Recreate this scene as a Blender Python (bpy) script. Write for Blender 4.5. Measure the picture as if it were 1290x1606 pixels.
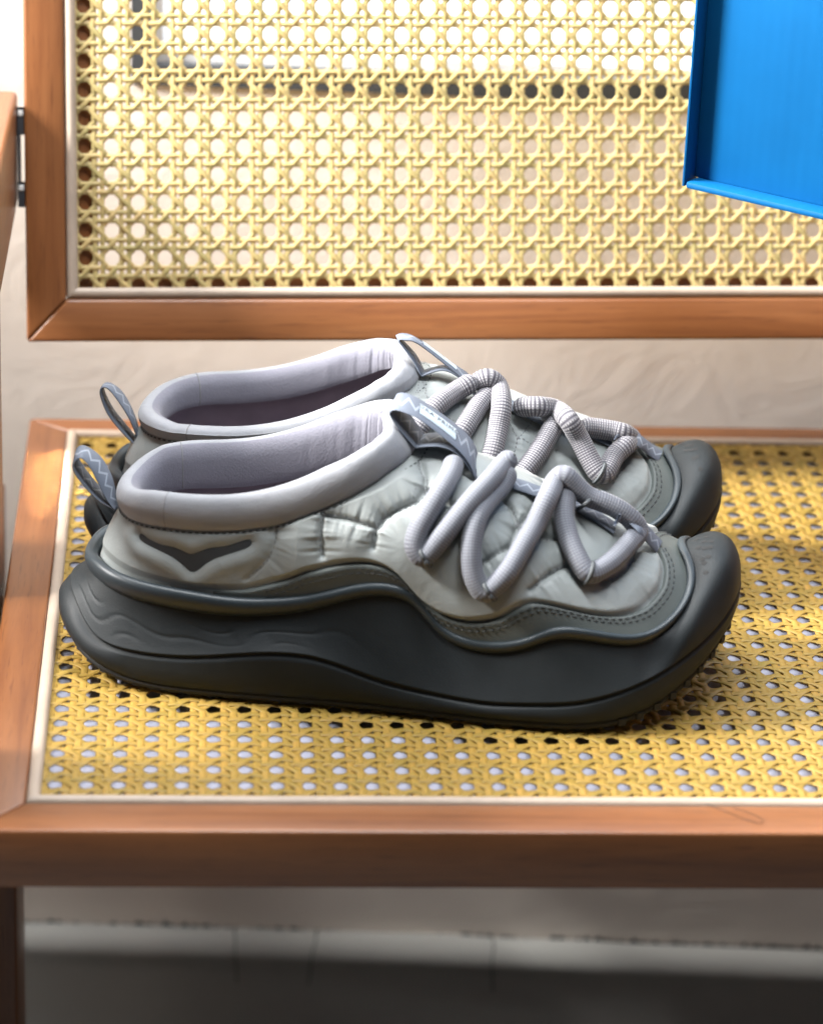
import bpy, bmesh, math, random
import numpy as np
from mathutils import Vector, Matrix

for o in list(bpy.data.objects):
    bpy.data.objects.remove(o, do_unlink=True)
rnd = random.Random(7)
nrg = np.random.default_rng(11)
scene = bpy.context.scene
COL = scene.collection
MM = 0.001

# ------------------------------------------------------------------ camera
PITCH, YAW, ROLL, CAM_Z = 0.40200, 0.07573, 0.04056, 0.58010
cam_data = bpy.data.cameras.new('camera')
cam = bpy.data.objects.new('camera', cam_data)
COL.objects.link(cam)
fwd = Vector((math.sin(YAW) * math.cos(PITCH), math.cos(YAW) * math.cos(PITCH), -math.sin(PITCH)))
r0 = Vector((math.cos(YAW), -math.sin(YAW), 0))
u0 = r0.cross(fwd)
right = r0 * math.cos(ROLL) + u0 * math.sin(ROLL)
upv = -r0 * math.sin(ROLL) + u0 * math.cos(ROLL)
m = Matrix((right, upv, -fwd)).transposed().to_4x4()
m.translation = (0, 0, CAM_Z)
cam.matrix_world = m
cam_data.sensor_fit = 'HORIZONTAL'
cam_data.sensor_width = 36
cam_data.lens = 36 * 4872.0 / 1290
cam_data.clip_start = 0.05
cam_data.clip_end = 60
cam_data.dof.use_dof = True
cam_data.dof.focus_distance = 1.345
cam_data.dof.aperture_fstop = 8.5
scene.camera = cam

# ------------------------------------------------------------------ light
w = bpy.data.worlds.new('World'); scene.world = w
w.use_nodes = True
bg = w.node_tree.nodes['Background']
bg.inputs['Color'].default_value = (0.80, 0.90, 1.0, 1)
bg.inputs['Strength'].default_value = 0.062

def area(name, loc, target, size, size_y, power, color):
    d = bpy.data.lights.new(name, 'AREA'); d.shape = 'RECTANGLE'
    d.size = size; d.size_y = size_y; d.energy = power; d.color = color
    o = bpy.data.objects.new(name, d); COL.objects.link(o)
    o.location = loc
    o.rotation_euler = (Vector(target) - Vector(loc)).to_track_quat('-Z', 'Y').to_euler()
    return o
# overhead lamp added to light seat and shoes; daylight from the window beside the chair (left) and through the window in the back wall
area('overhead_soft_light', (0.02, 1.13, 1.20), (0.10, 1.21, 0.0), 1.0, 0.15, 29, (0.93, 0.965, 1.0))
area('side_window_light', (-1.60, 1.26, 1.25), (-0.02, 1.47, 0.12), 0.55, 0.56, 255, (1.0, 0.985, 0.965))
area('back_window_light', (0.20, 1.85, 0.95), (0.06, 1.24, 0.05), 1.3, 0.7, 10, (0.88, 0.94, 1.0))
sl = area('sun_sliver_light', (-0.50, 1.372, 0.32), (-0.066, 1.387, 0.0016), 0.075, 0.008, 0.05, (1.0, 0.94, 0.84))
sl.data.spread = math.radians(2)
scene.view_settings.view_transform = 'Standard'
scene.view_settings.look = 'None'
scene.view_settings.exposure = -0.18
scene.view_settings.gamma = 1.0
scene.render.film_transparent = False
try:
    scene.cycles.use_denoising = True
    scene.cycles.max_bounces = 8
except Exception:
    pass

# ------------------------------------------------------------------ helpers
def mesh_obj(name, V, F, mat, parent=None, smooth=True, uv=None):
    me = bpy.data.meshes.new(name)
    me.from_pydata([tuple(v) for v in V], [], [tuple(f) for f in F])
    if smooth:
        me.polygons.foreach_set('use_smooth', [True] * len(me.polygons))
    if uv is not None:
        l = me.uv_layers.new(name='UVMap')
        idx = np.empty(len(me.loops), dtype=np.int32)
        me.loops.foreach_get('vertex_index', idx)
        l.data.foreach_set('uv', np.asarray(uv, dtype=np.float32)[idx].ravel())
    me.update()
    o = bpy.data.objects.new(name, me); COL.objects.link(o)
    if mat is not None:
        me.materials.append(mat)
    if parent is not None:
        o.parent = parent
    return o

def thing(name, label, cat, loc=(0, 0, 0), rotz=0.0, group=None):
    o = bpy.data.objects.new(name, None); COL.objects.link(o)
    o.empty_display_size = 0.02
    o.location = loc; o.rotation_euler = (0, 0, rotz)
    o['label'] = label; o['category'] = cat
    if group: o['group'] = group
    return o

def structure(o):
    o['kind'] = 'structure'; return o

def stuff(o):
    o['kind'] = 'stuff'; return o

def box_vf(x0, x1, y0, y1, z0, z1):
    V = [(x0, y0, z0), (x1, y0, z0), (x1, y1, z0), (x0, y1, z0), (x0, y0, z1), (x1, y0, z1), (x1, y1, z1), (x0, y1, z1)]
    F = [(0, 3, 2, 1), (4, 5, 6, 7), (0, 1, 5, 4), (1, 2, 6, 5), (2, 3, 7, 6), (3, 0, 4, 7)]
    return V, F

def join_vf(parts):
    V, F = [], []
    for v, f in parts:
        n = len(V); V += [tuple(p) for p in v]; F += [tuple(i + n for i in q) for q in f]
    return V, F

def bevel_mesh(o, width, seg=3):
    bm = bmesh.new(); bm.from_mesh(o.data)
    bmesh.ops.recalc_face_normals(bm, faces=bm.faces)
    ed = [e for e in bm.edges if len(e.link_faces) == 2 and e.calc_face_angle(0) > 0.4]
    bmesh.ops.bevel(bm, geom=ed, offset=width, segments=seg, profile=0.5, affect='EDGES', clamp_overlap=True)
    bm.to_mesh(o.data); bm.free()
    o.data.polygons.foreach_set('use_smooth', [True] * len(o.data.polygons))
    try:
        o.data.set_sharp_from_angle(angle=math.radians(35))
    except Exception:
        pass
    return o

def grid_faces(nu, nv, wrap_u=False, wrap_v=False):
    F = []
    for i in range(nu if wrap_u else nu - 1):
        i2 = (i + 1) % nu
        for j in range(nv if wrap_v else nv - 1):
            j2 = (j + 1) % nv
            F.append((i * nv + j, i2 * nv + j, i2 * nv + j2, i * nv + j2))
    return F

# ------------------------------------------------------------------ materials
class N:
    def __init__(self, name):
        self.m = bpy.data.materials.new(name); self.m.use_nodes = True
        self.t = self.m.node_tree; self.b = self.t.nodes['Principled BSDF']
    def node(self, typ, **kw):
        n = self.t.nodes.new(typ)
        for k, v in kw.items(): setattr(n, k, v)
        return n
    def link(self, a, b): self.t.links.new(a, b)
    def coords(self, kind='Object'):
        return self.node('ShaderNodeTexCoord').outputs[kind]
    def mapping(self, src, scale=(1, 1, 1), rot=(0, 0, 0), loc=(0, 0, 0)):
        n = self.node('ShaderNodeMapping')
        n.inputs['Scale'].default_value = scale; n.inputs['Rotation'].default_value = rot
        n.inputs['Location'].default_value = loc
        self.link(src, n.inputs['Vector']); return n.outputs[0]
    def noise(self, src, scale, detail=4, rough=0.55, dist=0.0):
        n = self.node('ShaderNodeTexNoise')
        n.inputs['Scale'].default_value = scale; n.inputs['Detail'].default_value = detail
        n.inputs['Roughness'].default_value = rough; n.inputs['Distortion'].default_value = dist
        self.link(src, n.inputs['Vector']); return n.outputs['Fac']
    def ramp(self, src, stops):
        n = self.node('ShaderNodeValToRGB')
        e = n.color_ramp.elements
        while len(e) < len(stops): e.new(0.5)
        for k, (p, c) in enumerate(stops):
            e[k].position = p; e[k].color = tuple(c) + (1,)
        self.link(src, n.inputs[0]); return n.outputs[0]
    def math(self, op, a, b=None):
        n = self.node('ShaderNodeMath', operation=op)
        for k, v in enumerate((a, b)):
            if v is None: continue
            if isinstance(v, (int, float)): n.inputs[k].default_value = v
            else: self.link(v, n.inputs[k])
        return n.outputs[0]
    def mix(self, fac, a, b, blend='MIX'):
        n = self.node('ShaderNodeMix', data_type='RGBA', blend_type=blend)
        ins = [i for i in n.inputs if i.enabled]
        for sock, v in ((n.inputs[0], fac), (n.inputs[6], a), (n.inputs[7], b)):
            if isinstance(v, (int, float)): sock.default_value = v
            elif isinstance(v, tuple): sock.default_value = v + (1,) if len(v) == 3 else v
            else: self.link(v, sock)
        return n.outputs[2]
    def bump(self, h, strength, dist):
        n = self.node('ShaderNodeBump')
        n.inputs['Strength'].default_value = strength; n.inputs['Distance'].default_value = dist
        self.link(h, n.inputs['Height'])
        self.link(n.outputs[0], self.b.inputs['Normal'])
    def set(self, color=None, rough=None, spec=None, coat=None, sheen=None):
        if color is not None:
            if isinstance(color, tuple): self.b.inputs['Base Color'].default_value = color + (1,)
            else: self.link(color, self.b.inputs['Base Color'])
        if rough is not None:
            if isinstance(rough, (int, float)): self.b.inputs['Roughness'].default_value = rough
            else: self.link(rough, self.b.inputs['Roughness'])
        if spec is not None: self.b.inputs['Specular IOR Level'].default_value = spec
        if coat is not None:
            self.b.inputs['Coat Weight'].default_value = coat; self.b.inputs['Coat Roughness'].default_value = 0.25
        if sheen is not None:
            self.b.inputs['Sheen Weight'].default_value = sheen; self.b.inputs['Sheen Roughness'].default_value = 0.4

def wood(name, axis, a=(0.20, 0.069, 0.018), b=(0.25, 0.094, 0.028), c=(0.15, 0.047, 0.012)):
    n = N(name)
    sc = {'x': (1.2, 22, 22), 'y': (22, 1.2, 22), 'z': (22, 22, 1.2)}[axis]
    co = n.coords()
    v = n.mapping(co, sc)
    f1 = n.noise(v, 4.0, 5, 0.6, 1.2)
    col = n.ramp(f1, [(0.30, c), (0.48, a), (0.72, b)])
    v2 = n.mapping(co, tuple(s * 4 for s in sc))
    f2 = n.noise(v2, 9.0, 2, 0.7)
    pores = n.ramp(f2, [(0.30, (0.62, 0.55, 0.5)), (0.42, (1, 1, 1))])
    col = n.mix(0.8, col, pores, 'MULTIPLY')
    f3 = n.noise(co, 9.0, 3, 0.6)
    col = n.mix(0.35, col, n.ramp(f3, [(0.3, (0.75, 0.7, 0.65)), (0.7, (1.1, 1.08, 1.05))]), 'MULTIPLY')
    n.set(color=col, rough=n.math('ADD', n.math('MULTIPLY', f3, 0.22), 0.36), spec=0.45, coat=0.4)
    n.bump(f2, 0.12, 0.0004)
    return n.m

def plain(name, col, rough=0.5, var=0.12, scale=40, bump=0.0, bscale=400, bdist=0.0004, spec=0.5, sheen=None, coat=None):
    n = N(name); co = n.coords()
    f = n.noise(co, scale, 4)
    lo = tuple(c * (1 - var) for c in col); hi = tuple(min(1, c * (1 + var)) for c in col)
    n.set(color=n.ramp(f, [(0.3, lo), (0.7, hi)]), rough=rough, spec=spec, sheen=sheen, coat=coat)
    if bump:
        n.bump(n.noise(co, bscale, 3, 0.6), bump, bdist)
    return n.m

M = {}
M['wood_x'] = wood('cherry_wood_along_x', 'x'); M['wood_y'] = wood('cherry_wood_along_y', 'y'); M['wood_z'] = wood('cherry_wood_along_z', 'z')
M['bead'] = plain('cream_spline', (0.40, 0.315, 0.245), 0.5, 0.08, 60)
M['lining_board'] = plain('pale_seat_board', (0.44, 0.44, 0.53), 0.7, 0.06, 20)
M['metal'] = plain('dark_bracket', (0.03, 0.03, 0.033), 0.4)
M['steel'] = plain('bright_bracket_pin', (0.6, 0.58, 0.55), 0.3)
def cane_mat(name='cane', tint=(1, 1, 1)):
    n = N(name); co = n.coords()
    oi = n.node('ShaderNodeObjectInfo')
    f = n.noise(co, 55, 3, 0.6)
    col = n.ramp(f, [(0.22, (0.54, 0.47, 0.20)), (0.42, (0.66, 0.54, 0.25)), (0.58, (0.73, 0.57, 0.27)), (0.78, (0.60, 0.54, 0.23))])
    r = n.ramp(oi.outputs['Random'], [(0.0, (0.86, 0.88, 0.80)), (1.0, (1.08, 1.03, 1.0))])
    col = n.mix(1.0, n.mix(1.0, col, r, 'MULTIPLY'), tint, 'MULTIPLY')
    n.set(color=col, rough=0.42, spec=0.5)
    tr = n.node('ShaderNodeBsdfTranslucent'); n.link(col, tr.inputs[0])
    mx = n.node('ShaderNodeMixShader'); mx.inputs[0].default_value = 0.38
    out = n.t.nodes['Material Output']
    n.link(n.b.outputs[0], mx.inputs[1]); n.link(tr.outputs[0], mx.inputs[2]); n.link(mx.outputs[0], out.inputs[0])
    n.bump(n.noise(n.mapping(co, (1, 1, 1)), 700, 2), 0.15, 0.0003)
    return n.m
M['cane'] = cane_mat(); M['cane_seat'] = cane_mat('cane_seat_light_tint', (0.76, .61, .31))  # one cane; the backrest's brighter bloom is put into the tint difference
def wall_mat(name, col, relief):
    n = N(name); co = n.coords()
    f = n.noise(co, 5, 5, 0.6)
    c = n.ramp(f, [(0.3, tuple(k * 0.93 for k in col)), (0.7, col)])
    n.set(color=c, rough=0.62, spec=0.35)
    a = n.noise(n.mapping(co, (10, 10, 14), (0.3, 0.2, 0.4)), 1.4, 6, 0.62, 1.5)
    b = n.noise(n.mapping(co, (30, 30, 22), (0.9, 0.1, 0.7)), 1.0, 5, 0.7, 2.5)
    n.bump(n.math('ADD', a, n.math('MULTIPLY', n.math('GREATER_THAN', b, 0.64), 0.05)), relief * 1.0, 0.006)
    return n.m
M['wall'] = wall_mat('painted_plaster', (0.86, 0.78, 0.70), 0.14)
M['skirting'] = wall_mat('painted_skirting', (0.50, 0.50, 0.47), 0.15)
M['floor'] = plain('floor_tile', (0.12, 0.115, 0.11), 0.5)
M['gasket'] = plain('window_gasket', (0.05, 0.055, 0.06), 0.5)
M['upvc'] = plain('white_window_frame', (0.72, 0.74, 0.76), 0.35)
def sky_mat():
    n = N('bright_sky'); co = n.coords()
    f = n.noise(co, 2.3, 3)
    col = n.ramp(f, [(0.35, (0.62, 0.74, 0.92)), (0.55, (1, 1, 1))])
    n.set(color=(0, 0, 0), rough=1, spec=0)
    n.link(col, n.b.inputs['Emission Color']); n.b.inputs['Emission Strength'].default_value = 3.0
    return n.m
M['sky'] = sky_mat()
def glass_mat():
    n = N('window_glass')
    n.set(color=(0.9, 0.9, 0.9), rough=0.02)
    tr = n.node('ShaderNodeBsdfTransparent'); mx = n.node('ShaderNodeMixShader'); mx.inputs[0].default_value = 0.06
    n.link(tr.outputs[0], mx.inputs[1]); n.link(n.b.outputs[0], mx.inputs[2]); n.link(mx.outputs[0], n.t.nodes['Material Output'].inputs[0])
    return n.m
M['glass'] = glass_mat()
def box_mat():
    n = N('blue_card'); co = n.coords()
    f = n.noise(co, 30, 3)
    col = n.ramp(f, [(0.3, (0.0015, 0.080, 0.225)), (0.7, (0.002, 0.090, 0.25))])
    n.set(color=col, rough=0.55, spec=0.12)
    wv = n.node('ShaderNodeTexWave', bands_direction='X'); wv.inputs['Scale'].default_value = 55
    wv.inputs['Distortion'].default_value = 0.6
    n.link(co, wv.inputs['Vector'])
    h = n.math('ADD', n.math('MULTIPLY', wv.outputs['Fac'], 0.5), n.math('MULTIPLY', n.noise(co, 900, 2), 0.35))
    n.bump(h, 0.10, 0.0007)
    return n.m
M['box'] = box_mat()
M['card_core'] = plain('raw_card_edge', (0.40, 0.30, 0.20), 0.8)
# shoe
M['quilt'] = plain('quilted_shell', (0.275, 0.295, 0.288), 0.5, 0.05, 60, 0.25, 900, 0.0003, sheen=0.15)
def shell_wrinkles(mat, scale, strength, dist):
    t = mat.node_tree; b = t.nodes['Principled BSDF']
    co = t.nodes.new('ShaderNodeTexCoord'); nz = t.nodes.new('ShaderNodeTexNoise'); nz.inputs['Scale'].default_value = scale
    nz.inputs['Detail'].default_value = 4; nz.inputs['Distortion'].default_value = 1.2
    bp = t.nodes.new('ShaderNodeBump'); bp.inputs['Strength'].default_value = strength; bp.inputs['Distance'].default_value = dist
    t.links.new(co.outputs['Object'], nz.inputs['Vector']); t.links.new(nz.outputs['Fac'], bp.inputs['Height'])
    if b.inputs['Normal'].is_linked: t.links.new(b.inputs['Normal'].links[0].from_socket, bp.inputs['Normal'])
    t.links.new(bp.outputs[0], b.inputs['Normal'])
shell_wrinkles(M['quilt'], 110, 0.16, 0.0014)
M['collar'] = plain('padded_collar_fabric', (0.305, 0.312, 0.335), 0.8, 0.05, 60, 0.5, 1300, 0.0003, sheen=0.25, spec=0.25)
shell_wrinkles(M['collar'], 75, 0.25, 0.0015)
M['collar_in'] = plain('collar_inner_shaded', (0.215, 0.212, 0.25), 0.9, 0.06, 60, 0.5, 1100, 0.0004, sheen=0.3, spec=0.2)  # collar fabric again, with the shade inside the opening put into its colour
M['lining'] = plain('dark_lining', (0.21, 0.175, 0.205), 0.9, 0.1, 80, 0.4, 1200, 0.0003, sheen=0.2)
M['midsole'] = plain('foam_midsole', (0.0085, 0.0115, 0.0132), 0.58, 0.15, 80, 0.3, 1300, 0.0003, spec=0.32)
M['lip'] = plain('moulded_rim', (0.023, 0.032, 0.038), 0.42, 0.06, 60, 0.1, 1500, 0.0002)  # same material as the midsole; its teal reflection is put into the colour
M['outsole'] = plain('rubber_outsole', (0.007, 0.007, 0.007), 0.7, 0.1, 60)
M['guard'] = plain('mudguard_overlay', (0.085, 0.097, 0.091), 0.55, 0.08, 50, 0.3, 1800, 0.0002)
M['thread'] = plain('stitch_thread', (0.05, 0.055, 0.055), 0.7)
M['thread_pale'] = plain('pale_stitch_thread', (0.26, 0.26, 0.30), 0.7)
M['seam_thread'] = plain('seam_thread', (0.21, 0.21, 0.215), 0.8)
M['emblem'] = plain('emblem_film', (0.042, 0.046, 0.05), 0.6, spec=0.3)
M['perf'] = plain('perforation_dark', (0.008, 0.008, 0.008), 0.8)
M['loop'] = plain('lace_loop_cord', (0.06, 0.066, 0.07), 0.6)
M['print_pale'] = plain('rubber_label', (0.52, 0.60, 0.66), 0.4, 0.04)
M['print_dark'] = plain('label_print', (0.12, 0.14, 0.17), 0.5)
def rope_mat(name, light, dark, amount):
    n = N(name); uv = n.coords('UV')
    s = n.node('ShaderNodeSeparateXYZ'); n.link(uv, s.inputs[0])
    a = n.math('SINE', n.math('MULTIPLY', s.outputs[0], 2 * math.pi / 1.15))   # ribs along (mm)
    b = n.math('SINE', n.math('MULTIPLY', s.outputs[1], 2 * math.pi * 22))
    h = n.math('ADD', n.math('MULTIPLY', a, 0.35), n.math('MULTIPLY', b, 0.15))
    d = n.math('MAXIMUM', n.math('MULTIPLY', n.math('ADD', a, 1.0), 0.5), n.math('MULTIPLY', n.math('GREATER_THAN', b, 0.35), 0.6))
    f = n.noise(n.coords(), 60, 3)
    d = n.math('MULTIPLY', d, n.math('ADD', n.math('MULTIPLY', f, 0.5), amount))
    n.set(color=n.mix(d, light, dark), rough=0.75, sheen=0.15)
    n.bump(h, 0.3, 0.0004)
    return n.m
M['rope'] = rope_mat('lace_knit_smooth', (0.205, 0.216, 0.238), (0.085, 0.085, 0.11), 0.55)
M['rope_far'] = rope_mat('lace_knit', (0.31, 0.30, 0.31), (0.06, 0.055, 0.07), 0.8)
def webbing_mat():
    n = N('zigzag_webbing'); uv = n.coords('UV')
    s = n.node('ShaderNodeSeparateXYZ'); n.link(uv, s.inputs[0])
    t = n.math('PINGPONG', n.math('DIVIDE', s.outputs[0], 6.0), 0.5)           # 0..0.5
    d = n.math('ABSOLUTE', n.math('SUBTRACT', s.outputs[1], n.math('ADD', n.math('MULTIPLY', t, 0.8), 0.3)))
    k = n.math('LESS_THAN', d, 0.075)
    n.set(color=n.mix(k, (0.13, 0.15, 0.19), (0.29, 0.32, 0.37)), rough=0.6)
    wv = n.math('SINE', n.math('MULTIPLY', s.outputs[0], 2 * math.pi / 0.8))
    n.bump(wv, 0.2, 0.0002)
    return n.m
M['webbing'] = webbing_mat()
M['webbing_dark'] = plain('webbing_backing', (0.10, 0.105, 0.115), 0.7, 0.1, 90, 0.3, 1500)

# ------------------------------------------------------------------ room behind the chair
WALL = Matrix.Translation(Vector((-0.092, 1.535, 0))) @ Matrix.Rotation(math.radians(-3.7), 4, 'Z')
FLOOR_Z = -0.470
structure(mesh_obj('floor', *box_vf(-2.5, 2.5, -1.0, 2.2, FLOOR_Z - 0.05, FLOOR_Z), M['floor'], smooth=False))
U0, U1, Z0, Z1 = 0.060, 0.900, 0.164, 1.000
wv = join_vf([box_vf(-2.0, U0, 0, 0.12, FLOOR_Z, 1.6), box_vf(U1, 2.4, 0, 0.12, FLOOR_Z, 1.6),
              box_vf(U0, U1, 0, 0.12, FLOOR_Z, Z0), box_vf(U0, U1, 0, 0.12, Z1, 1.6)])
wall = mesh_obj('wall', *wv, M['wall'], smooth=False); wall.matrix_world = WALL
wall['label'] = 'pale plastered wall behind the cane chair'; wall['category'] = 'wall'
# unseen wall added left of the chair to block lamp light under the seat
lw = mesh_obj('side_light_blocker', *join_vf([box_vf(-0.66, -0.60, 1.05, 1.60, FLOOR_Z, 0.46), box_vf(-0.66, -0.60, 1.05, 1.09, 0.46, 1.6)]), M['wall'], smooth=False)
lw['label'] = 'unseen pale wall added left of the chair to block light'; lw['category'] = 'wall'
# skirting board with a rounded top moulding
prof = [(0.0, -0.3290), (-0.004, -0.3275), (-0.009, -0.3280), (-0.014, -0.3310), (-0.0165, -0.3360), (-0.0165, -0.3410), (-0.013, -0.3450),
        (-0.0115, -0.3510), (-0.011, -0.40), (-0.011, FLOOR_Z + 0.0005), (0.0, FLOOR_Z + 0.0005)]
xs = [-2.0 + 0.04 * i for i in range(111)]
V = [(x, -0.0005 + p[0], p[1] + 0.0012 * math.sin(x * 9.0) * (k < 7) + (0.0008 * nrg.normal() if k in (1, 2) else 0)) for x in xs for k, p in enumerate(prof)]
sk = mesh_obj('skirting_board', V, grid_faces(len(xs), len(prof)), M['skirting']); sk.matrix_world = WALL
sk['label'] = 'painted skirting board with a rounded top along the wall under the chair'; sk['category'] = 'skirting board'
V, F = [], []
for k in range(600):                                                           # chipped dark joint between moulding and wall
    x = -0.4 + k * 0.002; hh = max(0.0, 0.0012 * nrg.normal() + 0.0006 + 0.0012 * math.sin(k * .11) * math.sin(k * .037))
    V += [(x, -0.0014, -0.3288), (x, -0.0014, -0.3282 + hh)]
mesh_obj('paint_gap', V, [(2 * k, 2 * k + 2, 2 * k + 3, 2 * k + 1) for k in range(599)], M['perf'], sk, smooth=False)
for x, dx in ((0.118, 0.002), (0.164, -0.004), (0.263, 0.001)):                # hairline cracks in its paint
    V = [(x + dx * t + 0.0005 * math.sin(t * 9) - 0.00035 * (1 - t * .5), -0.0172, -0.318 - 0.036 * t) for t in (0, .25, .5, .75, 1)]
    V += [(p[0] + 0.0007, p[1], p[2]) for p in V]
    c = mesh_obj('crack', V, [(k, k + 1, k + 6, k + 5) for k in range(4)], M['perf'], sk)
# window above
win = thing('window', 'bright window behind the cane backrest with dark rubber edging', 'window')
win.matrix_world = WALL
g = 0.0075
mesh_obj('gasket', *join_vf([box_vf(U0 - 0.002, U1 + 0.002, -0.002, 0.004, Z0 - 0.003, Z0 + g), box_vf(U0 - 0.002, U0 + g, -0.002, 0.004, Z0 + g, Z1),
         box_vf(U1 - g, U1 + 0.002, -0.002, 0.004, Z0 + g, Z1), box_vf(U0 + g, U1 - g, -0.002, 0.004, Z1 - g, Z1)]), M['gasket'], win, smooth=False)
s = 0.006
mesh_obj('window_frame', *join_vf([box_vf(U0 + g, U1 - g, 0.005, 0.045, Z0 + g, Z0 + g + s), box_vf(U0 + g, U0 + g + s, 0.005, 0.045, Z0 + g + s, Z1 - g - s),
         box_vf(U1 - g - s, U1 - g, 0.005, 0.045, Z0 + g + s, Z1 - g - s), box_vf(U0 + g, U1 - g, 0.005, 0.045, Z1 - g - s, Z1 - g)]), M['upvc'], win, smooth=False)
mesh_obj('pane', *box_vf(U0 + g + s, U1 - g - s, 0.018, 0.022, Z0 + g + s, Z1 - g - s), M['glass'], win, smooth=False)
structure(mesh_obj('sky', [(-2.2, 2.6, -0.6), (3.2, 2.6, -0.6), (3.2, 2.6, 2.6), (-2.2, 2.6, 2.6)], [(0, 1, 2, 3)], M['sky'], smooth=False))

# ------------------------------------------------------------------ chair
chair = thing('cane_chair', 'low wooden armchair with woven cane seat and cane backrest', 'chair', (0.16, 1.25, FLOOR_Z))
CH = Matrix.Translation(-Vector(chair.location))
SEAT = CH.copy()
ly, ll, lr = math.radians(1.61), math.radians(16.61), math.radians(0.52)
ex = Vector((math.cos(ly) * math.cos(lr), math.sin(ly) * math.cos(lr), math.sin(lr)))
uq = Vector((-math.sin(ly) * math.sin(ll), math.cos(ly) * math.sin(ll), math.cos(ll)))
nn = ex.cross(uq); ez = nn.cross(ex).normalized(); nn = ex.cross(ez)          # nn points to the viewer
pm = Matrix((ex, ez, nn)).transposed().to_4x4(); pm.translation = Vector((-40.2, 1408.6, 108.9)) * MM
PANEL = CH @ pm

def mitred(names, mats, A, place, z0, z1, bev):
    """four mitred rails round the outer rectangle A=(x0,x1,y0,y1) with widths (l,r,b,t), in mm"""
    x0, x1, y0, y1, (l, r, b, t) = A
    O = [(x0, y0), (x1, y0), (x1, y1), (x0, y1)]; I = [(x0 + l, y0 + b), (x1 - r, y0 + b), (x1 - r, y1 - t), (x0 + l, y1 - t)]
    out = []
    for k in range(4):
        k2 = (k + 1) % 4
        q = [O[k], O[k2], I[k2], I[k]]
        gx = 0.06
        cx = sum(p[0] for p in q) / 4; cy = sum(p[1] for p in q) / 4
        q = [(p[0] + (gx if p[0] < cx else -gx) * 0.5, p[1] + (gx if p[1] < cy else -gx) * 0.5) for p in q]
        V = [(p[0] * MM, p[1] * MM, z * MM) for z in (z0, z1) for p in q]
        F = [(0, 3, 2, 1), (4, 5, 6, 7)] + [(i, (i + 1) % 4, (i + 1) % 4 + 4, i + 4) for i in range(4)]
        o = mesh_obj(names[k % 2], V, F, M[mats[k % 2]], chair, smooth=False)
        bevel_mesh(o, bev * MM, 3); o.matrix_local = place
        out.append(o)
    return out

def spline(names, A, place, rad, zc):
    x0, x1, y0, y1 = A
    P4 = [(x0, y0), (x1, y0), (x1, y1), (x0, y1)]
    for k in range(4):
        a = Vector(P4[k] + (0,)); b = Vector(P4[(k + 1) % 4] + (0,))
        d = (b - a).normalized(); s = Vector((-d.y, d.x, 0))
        V, n, seg = [], 9, 40
        for i in range(seg + 1):
            t = i / seg
            for j in range(n):
                an = math.pi * j / (n - 1)
                off = math.cos(an) * rad
                p = a.lerp(b, t) + s * off
                if i == 0: p += d * off
                if i == seg: p -= d * off
                p.z = zc + math.sin(an) * rad * 0.9 + 0.08 * math.sin(t * 25 + k)
                V.append(p * MM)
        F = grid_faces(seg + 1, n)
        o = mesh_obj(names, V, F, M['bead'], chair); o.matrix_local = place

# seat frame, spline, pale board under the cane
SX0, SX1, SY0, SY1 = -83.5, 400.0, 1044.0, 1473.0
mitred(('seat_rail', 'seat_side_rail'), ('wood_x', 'wood_y'), (SX0, SX1, SY0, SY1, (19.6, 19.6, 22.4, 16.6)), SEAT, -23.5, 1.6, 1.3)
spline('seat_spline', (SX0 + 22.4, SX1 - 22.4, SY0 + 25.4, SY1 - 19.4), SEAT, 2.7, 0.6)
o = mesh_obj('seat_board', *box_vf((SX0 + 20) * MM, (SX1 - 20) * MM, (SY0 + 22.8) * MM, (SY1 - 17) * MM, -0.0125, -0.0070), M['lining_board'], chair, smooth=False)
o.matrix_local = SEAT
# back frame
BX0, BX1, BZ0, BZ1 = -40.7, 442.0, -39.5, 178.0
mitred(('back_rail', 'back_stile'), ('wood_x', 'wood_y'), (BX0, BX1, BZ0, BZ1, (19.0, 19.0, 20.2, 20.2)), PANEL, -18.0, 3.2, 1.6)
mitred(('back_ledge', 'back_side_ledge'), ('wood_x', 'wood_y'), (BX0 + 19.1, BX1 - 19.1, BZ0 + 20.3, BZ1 - 20.3, (15, 15, 11.5, 11.5)), PANEL, -14.0, -3.0, 0.5)
spline('back_spline', (BX0 + 21.8, BX1 - 21.8, BZ0 + 23.0, BZ1 - 23.0), PANEL, 2.6, 0.8)

# arms and side posts
def wood_box(name, x0, x1, y0, y1, z0, z1, mat, bev=2.0):
    o = mesh_obj(name, *box_vf(x0 * MM, x1 * MM, y0 * MM, y1 * MM, z0 * MM, z1 * MM), M[mat], chair, smooth=False)
    bevel_mesh(o, bev * MM, 3); o.matrix_local = SEAT
    return o
wood_box('armrest', -128, -85.6, 1010, 1437, 128.5, 182, 'wood_y', 2.5)
wood_box('armrest', 402.5, 446, 1010, 1437, 128.5, 182, 'wood_y', 2.5)
for a, b, c_, d_ in ((-128, -87.2, -128, -80.0), (403.5, 446, 396.5, 446)):
    for y0, y1 in ((1255, 1316), (1060, 1112)):
        wood_box('side_post', a, b, y0, y1, -24.5, 128.2, 'wood_z', 2.0)
        wood_box('leg', c_, d_, y0, y1, FLOOR_Z / MM, -24.7, 'wood_z', 2.0)
wood_box('light_block_panel', -112, -95, 1112.5, 1450, -455, -24.5, 'wood_y', 1.5)  # unseen panels added to keep side light off the wall below the seat
wood_box('light_block_panel', 413, 430, 1112.5, 1450, -455, -24.5, 'wood_y', 1.5)
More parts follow.
